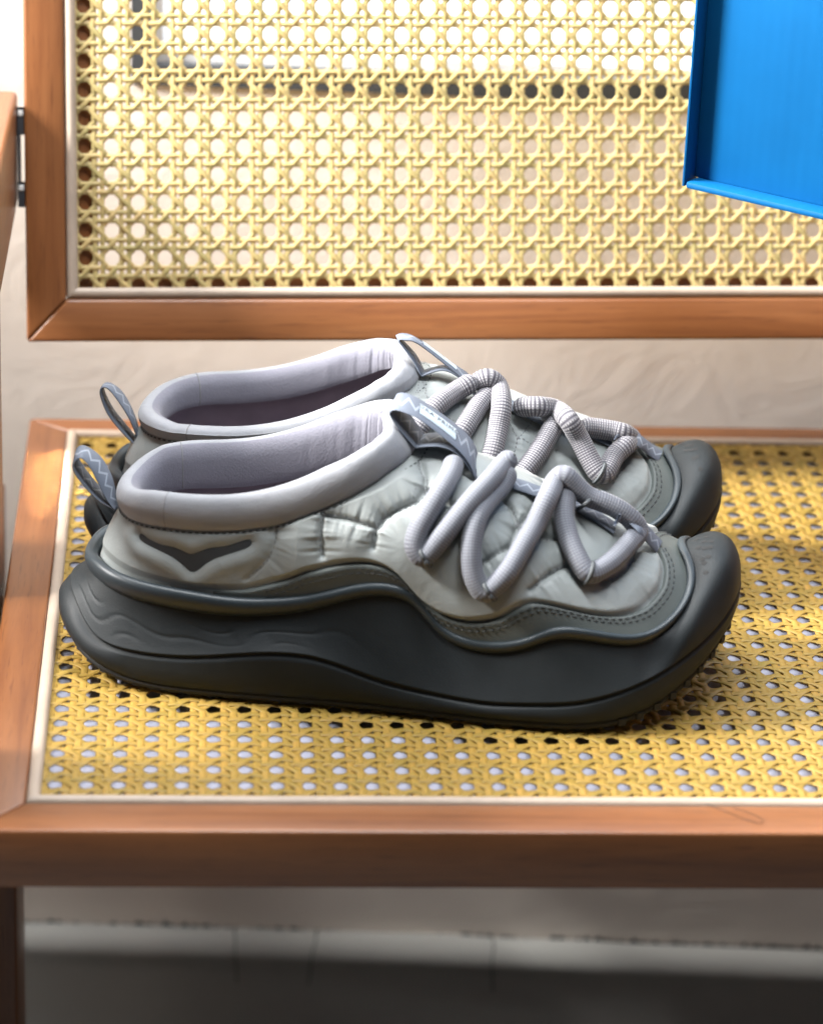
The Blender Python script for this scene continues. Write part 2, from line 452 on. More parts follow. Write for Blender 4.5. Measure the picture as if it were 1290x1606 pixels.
# steel pivot plates between arm and backrest
for xx, yy in ((-42.6, 1.0), (442.8, 1.0)):
    br = mesh_obj('pivot_bracket', *join_vf([box_vf((xx - 1.4) * MM, (xx + 1.6) * MM, 24 * MM, 36 * MM, -14 * MM, 1.2 * MM),
        box_vf((xx - 1.4) * MM, (xx + 1.6) * MM, 58 * MM, 71 * MM, -14 * MM, 1.2 * MM), box_vf((xx - 1.2) * MM, (xx - 0.1) * MM, 36 * MM, 58 * MM, -14 * MM, 1 * MM)]), M['metal'], chair, smooth=False)
    br.matrix_local = PANEL
    for zz in (33, 68):
        sc = [(math.cos(t * math.pi / 4) * 1.5 * MM, math.sin(t * math.pi / 4) * 1.5 * MM) for t in range(8)]
        V = [((xx + q) * MM + 0, zz * MM + p[0], (1.4 + 0) * MM + p[1] * 0.2) for q in (-1.2, 1.4) for p in sc]
        mesh_obj('pivot_screw', V, [tuple(range(8))[::-1], tuple(range(8, 16))] + [(i, (i + 1) % 8, (i + 1) % 8 + 8, i + 8) for i in range(8)], M['steel'], br)

# woven cane ---------------------------------------------------------------
PX, PY = 12.5, 13.1845
def strand_vf(path, width=2.5, thick=0.55):
    """path: list of (x, y, z) mm -> a rounded flat cane strip"""
    P = np.array(path); T = np.gradient(P, axis=0)
    T[:, 2] *= 1.0
    T /= np.linalg.norm(T, axis=1)[:, None]
    S = np.cross(np.array([0, 0, 1.0]), T); S /= np.linalg.norm(S, axis=1)[:, None]
    U = np.cross(T, S)
    prof = [(-.5, -.35), (-.38, .25), (0, .5), (.38, .25), (.5, -.35), (0, -.5)]
    V = np.stack([P + S * a * width + U * b * thick for a, b in prof], 1).reshape(-1, 3) * MM
    F = grid_faces(len(P), 6, wrap_v=True)
    return V, [f[::-1] for f in F]

def cane_strands(nx0, nx1, ny0, ny1, place, sep, py, mat='cane', wid=2.25):
    """lattice of holes nx0..nx1 by ny0..ny1; sep(kind) True -> strands as parts, else joined"""
    xa, xb, ya, yb = nx0, nx1, ny0, ny1                     # limits in pitches
    step = 6; joined = []; cache = {}
    def emit(kind, key, path, off):
        if sep(kind):
            if key is not None and key in cache:
                me = cache[key]
                o = bpy.data.objects.new('cane_strand', me); COL.objects.link(o); o.parent = chair
            else:
                o = mesh_obj('cane_strand', *strand_vf(path, wid), M[mat], chair)
                if key is not None: cache[key] = o.data
            o.matrix_local = place @ Matrix.Translation(Vector(off) * MM) @ Matrix.Rotation(rnd.uniform(-.0006, .0006), 4, 'Z')
        else:
            v, f = strand_vf(path, wid); joined.append((v + np.array(off) * MM, f))
    hx = 0.35
    ys = np.linspace(ya, yb, int((yb - ya) * step) + 1); xs_ = np.linspace(xa, xb, int((xb - xa) * step) + 1)
    for i in range(math.ceil(xa - 1), math.floor(xb) + 2):
        for s in (1, -1):
            x = i + s * hx
            if xa < x < xb:
                emit('v', ('v', s), [(0, y * py, -0.05 + s * 0.32 * math.sin(2 * math.pi * y)) for y in ys], (x * PX + rnd.uniform(-.2, .2), 0, 0))
    for j in range(math.ceil(ya - 1), math.floor(yb) + 2):
        for s in (1, -1):
            y = j + s * hx
            if ya < y < yb:
                emit('h', ('h', s), [(x * PX, 0, 0.05 - s * 0.32 * math.sin(2 * math.pi * x)) for x in xs_], (0, y * py + rnd.uniform(-.2, .2), 0))
    for sg in (1, -1):
        lo = (xa - yb) if sg == 1 else (xa + ya); hi = (xb - ya) if sg == 1 else (xb + yb)
        k = math.floor(lo) - 0.5
        while k < hi + 1:
            # sg=1: x - y = k ; sg=-1: x + y = k
            if sg == 1: x0 = max(xa, ya + k); x1 = min(xb, yb + k)
            else: x0 = max(xa, k - yb); x1 = min(xb, k - ya)
            if x1 - x0 > 0.3:
                t = np.linspace(x0, x1, max(3, int((x1 - x0) * step) + 1))
                ph = rnd.uniform(-.15, .15)
                emit('d', None, [(x * PX + ph, (x - k if sg == 1 else k - x) * py, sg * 0.55 * math.cos(2 * math.pi * x)) for x in t], (0, 0, 0))
            k += 1
    if joined:
        Vs, Fs, n = [], [], 0
        for v, f in joined:
            Vs.append(v); Fs += [tuple(i + n for i in q) for q in f]; n += len(v)
        o = mesh_obj('cane_weave', np.concatenate(Vs), Fs, M[mat], chair); o.matrix_local = place
        stuff(o)
# backrest lattice: hole (0,0) is the panel origin
cane_strands((BX0 + 21.5) / PX, (BX1 - 21.5) / PX, (BZ0 + 23.0) / PY, (BZ1 - 23.0) / PY, PANEL, lambda k: True, PY)
# seat lattice: hole (0,0) at x=-53.67, y=1083.97
sp = SEAT @ Matrix.Translation(Vector((-53.67, 1083.97, 0)) * MM)
cane_strands((SX0 + 22.4 + 53.67) / PX, (SX1 - 22.4 + 53.67) / PX, (SY0 + 25.4 - 1083.97) / 13.2085, (SY1 - 19.4 - 1083.97) / 13.2085, sp, lambda k: k == 'v', 13.2085, 'cane_seat', 3.25)

# ------------------------------------------------------------------ blue box lid on the right armrest
lid = thing('box_lid', 'bright blue cardboard box lid standing in front of the cane backrest', 'box lid', (0.2115, 1.300, 0.1822), math.radians(-39))
LW, LH, LD, LT, LB = 0.330, 0.215, 0.0105, 0.0013, 0.0032
def lid_part(name, x0, x1, y0, y1, z0, z1, mat='box', bev=0.0005):
    o = mesh_obj(name, *box_vf(x0, x1, y0, y1, z0, z1), M[mat], lid, smooth=False)
    bevel_mesh(o, bev, 2); return o
lid_part('lid_panel', LT, LW - LT, LD - 0.002, LD, LB, LH - LT)
lid_part('side_flap', 0, LT, 0, LD, 0.0006, LH)
lid_part('side_flap', LW - LT, LW, 0, LD, 0.0006, LH)
lid_part('bottom_flap', LT + 0.0007, LW - LT - 0.0007, -0.0004, LD, 0, LB, bev=0.0012)
lid_part('top_flap', LT, LW - LT, 0, LD, LH - LT, LH)

# ------------------------------------------------------------------ shoes (all numbers in mm, x heel->toe, y- is the outer side, z up)
def full(lat, med=None):
    """lateral column heel..toe (+ medial column) -> closed loop values"""
    lat = list(lat); med = lat if med is None else list(med)
    return np.array(lat + med[-2:0:-1], float)
OX = full([2, 5.5, 15, 33, 60, 86, 112, 137, 151, 165, 183, 201, 219, 242.5, 259.5, 272.5, 282, 284.5])
OY = full([0, -18, -31.5, -41, -46.5, -49, -50.5, -53, -55, -57, -59.5, -61, -61.5, -57, -47, -34, -18, 0],
          [0, 17, 27, 34, 38, 38.5, 37.5, 39, 41, 43, 46, 49, 51, 49, 43, 33, 18, 0])
OZ = full([15, 12, 6.5, 2, 1, 1, 1, 1, 1, .8, .6, .6, 1, 4, 11, 20, 29, 32])
GX = full([4, 8, 16.5, 32, 60, 86, 112, 137, 151, 165, 183, 201, 219, 243.5, 260.5, 274.5, 284, 287])
GY = OY * 0.99
GZ = full([31, 29, 20.5, 17, 18, 22, 22, 15, 12.5, 11, 10, 11, 13, 20, 27, 35, 43, 46])
LX = full([12, 16, 24, 38, 60, 82, 110, 135, 150, 162, 180, 197, 212, 240, 256, 264, 265, 262])
LY = full([0, -16, -27, -34.5, -39, -40.5, -41.5, -42.5, -44, -46.5, -50, -52, -52.5, -49, -40, -28, -14, 0],
          [0, 16, 25, 31, 34, 34.5, 34, 35, 36.5, 38.5, 41.5, 44.5, 47, 45.5, 39, 28, 14, 0])
LZ = full([46, 47.5, 47, 45.5, 44, 43, 47, 54, 51, 39, 33.5, 37, 43, 39.5, 43.5, 51, 58, 61.5])
ME = full([-.5, -.5, -1, -1.5, -2, -2, -2, -2, -1.5, -1, -1, -1, -1, 0, 3, 0, 0, 0])            # outward bulge of the wall
MT = full([0] * 14 + [0.3, .8, 1, 1])                                                        # blend to the toe-bumper control
MX = full([0] * 14 + [262.5, 273.5, 283, 286.5])
MY = full([0] * 14 + [-45, -33, -17, 0], [0] * 14 + [44, 33, 17, 0])
MZ = full([0] * 14 + [46, 58, 68, 72])
CX = full([26, 29, 35, 46, 60, 78, 98, 114, 122, 128, 133, 137, 141, 144.5, 146.5, 148, 149, 149.5])
CY = full([0, -13, -22, -28.5, -31.5, -32.5, -32.5, -31.5, -30.5, -29, -27, -24.5, -21.5, -17, -13, -9, -4.5, 0],
          [0, 13, 21, 26.5, 29, 30, 30, 29, 28, 27, 25, 23, 20, 16, 12.5, 8.7, 4.4, 0])
CZ = full([66, 67, 68, 69, 69.5, 71, 76, 83, 87, 90.5, 93.5, 96, 98, 99.5, 100.5, 101.5, 102, 102.5])
BU = full([2, 2, 2, 2.5, 3, 4, 6, 8, 9, 10, 11, 11, 10, 9, 7, 5, 4, 3])
HL = full([11, 11, 11.5, 12, 12.2, 12.5, 13.5, 14.5, 15, 15, 14.5, 14, 13.5, 12.5, 12, 11.5, 11, 11])     # height of the padded collar
EX = full([0] * 9 + [.5, 1, 2, 3.5, 6, 8, 9.5, 11, 11.5])                                     # how far its top leans back at the tongue
RS = full([1, 1, 1, 1, 1, .9, .75, .65, .6, .55, .55, .55, .6, .55, .55, .55, .55, .55])         # size of the moulded rim
OV = full([0, 0, 0, 0, 0, 2.5, 9, 9, 9, 9, 9, 10.5, 12.5, 11, 6.5, 5, 5.5, 8])                     # height of the mudguard above the rim
NK = len(OX)
_t = np.r_[0, np.cumsum(np.hypot(np.diff(np.r_[OX, OX[0]]), np.diff(np.r_[OY, OY[0]])))]
PER = _t[-1]; KN = _t[:-1]
def pspline(y):
    """periodic cubic spline through the knots"""
    n = NK; h = np.diff(_t); A = np.zeros((n, n)); r = np.zeros(n)
    for i in range(n):
        hm, hp = h[i - 1], h[i]
        A[i, (i - 1) % n] += hm; A[i, i] += 2 * (hm + hp); A[i, (i + 1) % n] += hp
        r[i] = 6 * ((y[(i + 1) % n] - y[i]) / hp - (y[i] - y[i - 1]) / hm)
    m2 = np.linalg.solve(A, r)
    def f(s):
        s = np.mod(s, PER); i = np.clip(np.searchsorted(_t, s, side='right') - 1, 0, n - 1)
        hh = h[i]; a = (_t[i + 1] - s) / hh; b = (s - _t[i]) / hh; j = (i + 1) % n
        return a * y[i] + b * y[j] + ((a ** 3 - a) * m2[i] + (b ** 3 - b) * m2[j]) * hh * hh / 6
    return f
def lin(y):
    yy = np.r_[y, y[0]]
    return lambda s: np.interp(np.mod(s, PER), _t, yy)
def curve(x, y, z):
    fx, fy, fz = pspline(x), pspline(y), pspline(z)
    return lambda s: np.stack([fx(s), fy(s), fz(s)], -1)
cO, cG, cL, cC0 = curve(OX, OY, OZ), curve(GX, GY, GZ), curve(LX, LY, LZ), curve(CX, CY, CZ)
DROP = [0.0]                                                                                  # how far the tongue end sags (differs between the two shoes)
fDR = lin(full([0] * 6 + [.1, .25, .4, .55, .7, .8, .9, 1, 1, 1, 1, 1]))
def cC(s):
    p = cC0(s); p[..., 2] -= DROP[0] * fDR(s); return p
cM = curve(np.where(MT > 0, MX, 250), MY, np.where(MT > 0, MZ, 45))
fME, fMT, fBU, fHL, fEX, fOV, fRS = lin(ME), lin(MT), pspline(BU), pspline(HL), pspline(EX), lin(OV), lin(RS)
def outward(c, s):
    d = c(s + .6) - c(s - .6); n = np.stack([d[..., 1], -d[..., 0], 0 * d[..., 0]], -1)
    n = -n if False else n
    n = n / np.linalg.norm(n, axis=-1, keepdims=True)
    mid = np.array([140.0, 0, 0]); p = c(s) - mid; p[..., 2] = 0
    # keep it pointing away from the inside of the loop (loop runs heel -> outer side -> toe: clockwise from above or not)
    sgn = np.sign(np.sum(n * p, -1, keepdims=True).mean())
    return n * sgn
UPZ = np.array([0, 0, 1.0])

def upper_pt(s, v):
    """smooth upper surface: v=0 inside the rim, v=1 at the collar seam"""
    o = outward(cL, s)
    rs = fRS(s)[..., None]
    a = cL(s) - o * (.9 + 3.0 * rs) - UPZ * 4.5
    b = cC(s)
    bu = fBU(s)[..., None]
    oc = outward(cC, s)
    c = (a + b) / 2 + (o * .6 + oc * .2) * bu + UPZ * bu * .75
    v = v[..., None]
    return (1 - v) ** 2 * a + 2 * v * (1 - v) * c + v * v * b
def upper_grid(ns, nv, v0=0.0, v1=1.0):
    s = np.linspace(0, PER, ns, endpoint=False); v = np.linspace(v0, v1, nv)
    S, Vv = np.meshgrid(s, v, indexing='ij')
    P = upper_pt(S, Vv)
    e = 0.4
    ds = upper_pt(S + e, Vv) - upper_pt(S - e, Vv); dv = upper_pt(S, Vv + .004) - upper_pt(S, Vv - .004)
    n = np.cross(ds, dv); n /= np.linalg.norm(n, axis=-1, keepdims=True) + 1e-9
    c = np.array([140.0, 0, 40]); sg = np.sign((n * (P - c)).sum(-1).mean())
    return S, Vv, P, n * sg

def wall_pt(s, t):
    """midsole wall between the groove (t=0) and the rim (t=1), without the moulded texture"""
    g_ = cG(s); l_ = cL(s); og = outward(cG, s); ol = outward(cL, s); rs = fRS(s)[:, None]
    g2 = g_ + og * .2 + UPZ * 1.5
    mt = fMT(s)[:, None]
    l0 = l_ - ol * .6 * rs - UPZ * 8.0 * rs * (1 - .6 * mt)
    ctrl = ((g2 + l0) / 2 + ol * fME(s)[:, None]) * (1 - mt) + cM(s) * mt
    return (1 - t) ** 2 * g2 + 2 * t * (1 - t) * ctrl + t * t * l0

def inside_xz(P, poly):
    x, z = P[:, 0], P[:, 2]; c = np.zeros(len(P), bool)
    px, pz = poly[:, 0], poly[:, 2]; j = len(poly) - 1
    for i in range(len(poly)):
        k = ((pz[i] > z) != (pz[j] > z)) & (x < (px[j] - px[i]) * (z - pz[i]) / (pz[j] - pz[i] + 1e-12) + px[i])
        c ^= k; j = i
    return c

# surface points of seams, laces, tabs and prints, shoe-local mm
EMBLEM = [(35.8, -25.2, 63.3), (36.8, -25.4, 64.6), (40.4, -28.1, 63.0), (45.2, -30.4, 62.0), (50.7, -32.0, 61.9), (54.4, -32.9, 60.9), (57.0, -33.5, 60.0), (58.8, -33.7, 59.8), (60.8, -33.8, 60.6), (65.7, -33.9, 62.9), (72.5, -34.2, 64.2), (76.9, -34.2, 65.8), (80.9, -34.0, 67.5), (82.7, -34.1, 67.7), (83.4, -34.5, 66.7), (82.8, -34.8, 65.4), (79.7, -35.0, 63.6), (72.6, -34.9, 60.7), (68.1, -34.9, 58.8), (64.6, -34.9, 56.4), (61.4, -34.9, 53.3), (59.6, -34.8, 52.3), (57.8, -34.5, 52.4), (54.6, -33.8, 55.1), (50.9, -32.8, 57.4), (45.3, -31.0, 59.3), (39.5, -28.3, 60.7), (36.6, -26.4, 61.7)]
SEAMS = [
    [(92.8, -32.9, 73.7), (93.1, -35.0, 68.4), (91.4, -36.3, 62.6), (87.1, -36.9, 56.6), (81.2, -36.9, 50.8)] ,
    [(112.5, -32.8, 80.5), (111.6, -35.9, 73.8), (112.5, -38.4, 63.8)] ,
    [(146.6, 28.9, 87.1), (150.1, -14.6, 98.7), (153.2, -22.4, 94.1), (153.7, -27.2, 91.0), (150.3, -31.3, 87.2), (143.2, -33.3, 84.2), (136.9, -35.2, 80.2), (134.0, -37.6, 75.7), (133.0, -39.5, 69.1)] ,
    [(112.5, -33.3, 79.8), (123.1, -35.4, 79.3), (134.0, -37.1, 76.6)] ,
    [(153.7, -27.2, 91.0), (162.3, -29.9, 86.4), (168.1, -29.9, 84.4)] ,
    [(168.2, -13.1, 93.0), (177.6, -15.2, 88.7), (183.3, -16.4, 86.1), (188.6, -21.1, 81.8), (192.0, -27.6, 76.5), (189.2, -36.3, 71.2), (178.8, -42.2, 66.2), (172.8, -43.4, 62.1)] ,
    [(192.0, -27.6, 76.5), (199.2, -16.0, 80.2), (205.0, -0.5, 81.2)] ,
    [(213.9, -33.1, 63.1), (205.4, -39.8, 60.8), (198.1, -45.2, 56.3)] ,
    [(192.0, -27.6, 76.5), (202.2, -27.5, 72.4), (211.2, -25.0, 70.3)] ,
    [(226.6, -34.1, 56.5), (233.2, -30.1, 57.1), (238.0, -25.1, 58.8), (241.7, -13.4, 63.4), (243.7, -0.6, 64.3)] ,
    [(247.5, -34.2, 46.7), (253.6, -28.8, 48.9), (259.5, -21.8, 51.3)] ,
    [(160.5, -38.9, 73.7), (166.8, -37.0, 77.5), (171.9, -35.5, 78.5)] ,
]
LACES_NEAR = [
    [(164.5, -14.0, 99.8), (163.3, -23.3, 96.7), (159.5, -33.2, 92.4), (155.3, -38.7, 86.1), (151.3, -42.5, 78.7), (150.3, -44.7, 72.8), (153.1, -45.6, 68.8), (156.6, -45.6, 71.3), (162.9, -43.4, 79.7), (171.4, -35.5, 89.2), (179.6, -24.1, 95.1), (185.1, -13.0, 98.1), (189.1, -13.0, 102.3)] ,
    [(187.8, -13.0, 96.9), (184.2, -20.2, 91.1), (179.9, -27.3, 88.5), (174.8, -38.2, 83.5), (173.1, -45.3, 73.5), (174.7, -49.0, 63.3), (178.9, -50.4, 56.8), (183.4, -50.4, 59.6), (188.8, -48.5, 65.8), (194.5, -40.8, 74.3), (199.1, -32.1, 80.5), (203.4, -25.0, 88.5), (206.5, -13.0, 91.3), (210.0, -13.0, 94.3), (215.3, -13.0, 89.5), (220.3, -13.0, 85.4), (226.7, -13.0, 83.2), (233.5, -13.0, 80.1), (239.1, -13.0, 75.8), (242.0, -13.5, 71.0), (238.0, -21.8, 68.6), (231.7, -30.9, 64.8), (225.7, -36.8, 62.6), (221.5, -39.0, 62.2), (217.9, -37.0, 65.9), (213.4, -30.9, 72.7), (210.7, -23.0, 79.7), (211.3, -15.0, 85.5), (212.3, -13.0, 90.5)] ,
]
LACES_FAR = [
    [(145.2, 36.5, 77.4), (149.2, 35.0, 83.5), (156.0, 28.9, 90.3), (163.4, 19.9, 92.8), (169.3, 16.7, 95.7), (172.2, 13.0, 96.2)] ,
    [(160.7, 40.1, 72.7), (167.1, 36.3, 81.0), (173.1, 25.2, 87.1), (177.4, 18.2, 90.2), (181.0, 11.6, 90.5)] ,
    [(171.7, 14.1, 93.0), (174.4, 13.0, 95.7), (178.9, 13.0, 97.6), (183.3, 13.0, 93.6), (184.4, 25.5, 89.9), (183.1, 32.2, 82.3), (180.8, 40.3, 73.4), (178.8, 43.2, 66.1)] ,
    [(187.9, 46.3, 55.0), (191.5, 44.8, 62.1), (199.8, 36.1, 70.3), (205.4, 26.2, 76.1), (208.6, 19.3, 79.3), (211.0, 11.1, 80.1)] ,
    [(191.2, 17.1, 84.5), (194.4, 18.9, 86.8), (201.4, 19.6, 87.6), (209.0, 13.0, 83.8), (213.8, 26.8, 84.8), (219.1, 26.7, 76.2), (223.6, 30.0, 68.6), (227.7, 33.2, 63.0), (230.6, 32.9, 61.8), (232.4, 30.4, 63.2), (235.7, 23.9, 66.8), (240.7, 18.5, 69.7), (244.9, 3.9, 67.0), (240.4, 13.0, 73.3), (234.6, 13.0, 74.6), (226.5, 13.5, 75.8), (220.1, 15.0, 76.7)] ,
]
TAB_NEAR_A = [(148.1, -15.0, 104.4), (142.6, -15.0, 110.3), (137.4, -15.0, 117.4), (137.3, -15.0, 119.6), (140.1, -15.0, 120.3), (149.2, -15.0, 116.8), (162.4, -15.0, 107.1), (169.8, -15.0, 99.6), (173.9, -15.0, 90.7), (171.6, -15.0, 94.9), (166.0, -15.0, 101.9), (159.3, -15.0, 105.0), (152.8, -15.0, 104.9), (148.1, -15.0, 104.1)]
TAB_NEAR_B = [(151.2, 3.0, 103.1), (145.8, 3.0, 111.1), (139.8, 3.0, 117.9), (139.2, 3.0, 120.1), (141.5, 3.0, 121.3), (148.2, 3.0, 119.1), (163.7, 3.0, 108.9), (171.5, 3.0, 101.3), (174.6, 3.0, 91.7), (172.8, 3.0, 95.0), (167.8, 3.0, 100.5), (161.3, 3.0, 103.6), (155.4, 3.0, 103.9), (151.2, 3.0, 102.8)]
TAB_FAR_A = [(149.0, 11.0, 97.1), (146.0, 11.0, 103.0), (141.2, 11.0, 109.7), (138.3, 11.0, 113.8), (141.1, 11.0, 113.6), (146.7, 11.0, 112.6), (160.7, 11.0, 102.0), (170.7, 11.0, 93.0), (174.4, 11.0, 85.2), (171.3, 11.0, 90.9), (166.6, 11.0, 96.2), (161.9, 11.0, 99.3), (157.4, 11.0, 100.1), (152.4, 11.0, 98.4), (149.0, 11.0, 96.8)]
TAB_FAR_B = [(150.3, 3.0, 96.6), (146.6, 3.0, 103.7), (140.7, 3.0, 110.1), (137.2, 3.0, 112.4), (140.0, 3.0, 113.7), (146.3, 3.0, 111.8), (162.6, 3.0, 100.6), (171.1, 3.0, 94.5), (175.3, 3.0, 84.6), (172.7, 3.0, 90.3), (167.9, 3.0, 95.6), (162.7, 3.0, 98.5), (158.1, 3.0, 99.2), (153.1, 3.0, 97.6), (150.3, 3.0, 96.3)]
HEEL_NEAR_A = [(23.3, -5.5, 66.2), (17.4, -5.5, 69.0), (11.0, -5.5, 75.1), (6.5, -5.5, 81.8), (6.2, -5.5, 85.8), (8.9, -5.5, 88.8), (12.9, -5.5, 84.4), (16.1, -5.5, 77.9), (19.5, -5.5, 70.9), (23.3, -5.5, 65.6)]
HEEL_NEAR_B = [(23.6, 5.5, 64.2), (17.6, 5.5, 69.1), (11.4, 5.5, 76.4), (6.6, 5.5, 83.7), (6.1, 5.5, 88.0), (8.8, 5.5, 89.8), (15.5, 5.5, 85.6), (20.3, 5.5, 77.4), (22.5, 5.5, 68.2), (23.8, 5.5, 63.6)]
HEEL_FAR_A = [(24.8, 5.5, 55.5), (17.9, 5.5, 62.3), (10.5, 5.5, 71.9), (7.1, 5.5, 81.2), (7.7, 5.5, 84.9), (10.5, 5.5, 84.4), (15.1, 5.5, 78.4), (19.6, 5.5, 71.0), (22.8, 5.5, 63.4), (25.1, 5.5, 55.5)]
HEEL_FAR_B = [(24.6, -5.5, 53.5), (18.5, -5.5, 61.7), (11.4, -5.5, 71.0), (7.4, -5.5, 79.8), (8.0, -5.5, 82.5), (10.8, -5.5, 82.6), (15.9, -5.5, 78.5), (20.2, -5.5, 70.4), (23.1, -5.5, 61.2), (24.9, -5.5, 53.2)]
RIB_NEAR = [(180.2, -16.2, 91.5), (185.5, -16.2, 89.5), (193.5, -15.1, 86.9), (201.6, -14.7, 84.0), (209.7, -14.0, 81.3), (216.4, -14.0, 78.5), (223.2, -14.7, 75.4), (228.7, -15.9, 72.5), (231.9, -16.9, 70.8)]
RIB_FAR = [(180.4, 15.1, 87.0), (188.5, 15.8, 84.2), (196.2, 16.7, 81.2), (202.5, 17.6, 78.7), (212.1, 17.4, 75.6), (222.6, 15.9, 72.6), (229.5, 15.5, 70.2), (234.7, 16.4, 68.0)]
STRAP_NEAR = [(232.3, -23.2, 79.5), (235.3, -13.0, 77.1), (239.0, -13.0, 76.4), (243.1, -16.2, 73.7), (247.0, -12.8, 68.1), (251.2, -9.8, 62.6)]
STRAP_FAR = [(236.4, 18.9, 74.9), (239.7, 13.0, 74.2), (243.2, 13.0, 72.8), (248.0, 13.0, 69.2), (252.8, 7.4, 63.8), (257.9, 4.8, 59.5)]
LOOPS_NEAR = [
    [(216.6, -13.7, 79.8), (219.4, -20.5, 85.1), (222.6, -13.0, 85.3), (225.1, -13.0, 88.6)] ,
]
LOOPS_FAR = [
]
PERF_NEAR = [(270.1, 10.3, 61.0, -0.34, 0.32, 0.88), (267.5, 1.1, 62.2, -0.34, 0.03, 0.94), (271.6, 1.5, 63.3, -0.21, 0.02, 0.98), (270.5, -2.4, 63.0, -0.25, -0.13, 0.96), (273.4, -3.2, 63.5, -0.13, -0.12, 0.98), (268.0, -5.9, 61.6, -0.36, -0.27, 0.89), (270.5, -7.3, 62.1, -0.27, -0.24, 0.93), (272.8, -7.3, 62.7, -0.2, -0.23, 0.95), (271.9, -12.8, 60.7, -0.29, -0.34, 0.9), (269.6, -13.2, 59.6, -0.4, -0.35, 0.85), (270.2, -15.4, 58.9, -0.38, -0.42, 0.82), (270.8, -20.1, 56.7, -0.33, -0.45, 0.83)]
PERF_FAR = [(268.4, -4.8, 62.0, -0.32, -0.21, 0.92), (270.2, 0.1, 63.0, -0.25, 0.03, 0.97), (272.2, -0.3, 63.5, -0.17, 0.02, 0.98), (269.7, 4.0, 62.6, -0.29, 0.17, 0.94), (272.0, 4.7, 63.1, -0.22, 0.16, 0.96), (273.8, 4.2, 63.4, -0.13, 0.15, 0.98), (272.5, 10.9, 61.5, -0.23, 0.3, 0.93), (274.0, 10.1, 62.1, -0.17, 0.29, 0.94), (275.2, 17.5, 59.2, 0.01, 0.53, 0.85)]


def seg_dist(P, poly):
    """distance of points P (n,3) to a polyline, and the arc position of the nearest point"""
    best = np.full(len(P), 1e9); arc = np.zeros(len(P)); a0 = 0.0
    for a, b in zip(poly[:-1], poly[1:]):
        d = b - a; L = np.linalg.norm(d)
        t = np.clip(((P - a) @ d) / (L * L + 1e-9), 0, 1)
        q = np.linalg.norm(P - (a + t[:, None] * d), axis=1)
        k = q < best; best[k] = q[k]; arc[k] = a0 + t[k] * L; a0 += L
    return best, arc

def wob(x, seed):
    r = np.random.default_rng(seed); y = 0 * x
    for f in (0.35, 0.62, 1.1, 1.7, 2.6):
        y = y + np.sin(x * f + r.uniform(0, 6.28)) / (0.5 + f) * .6
    return y

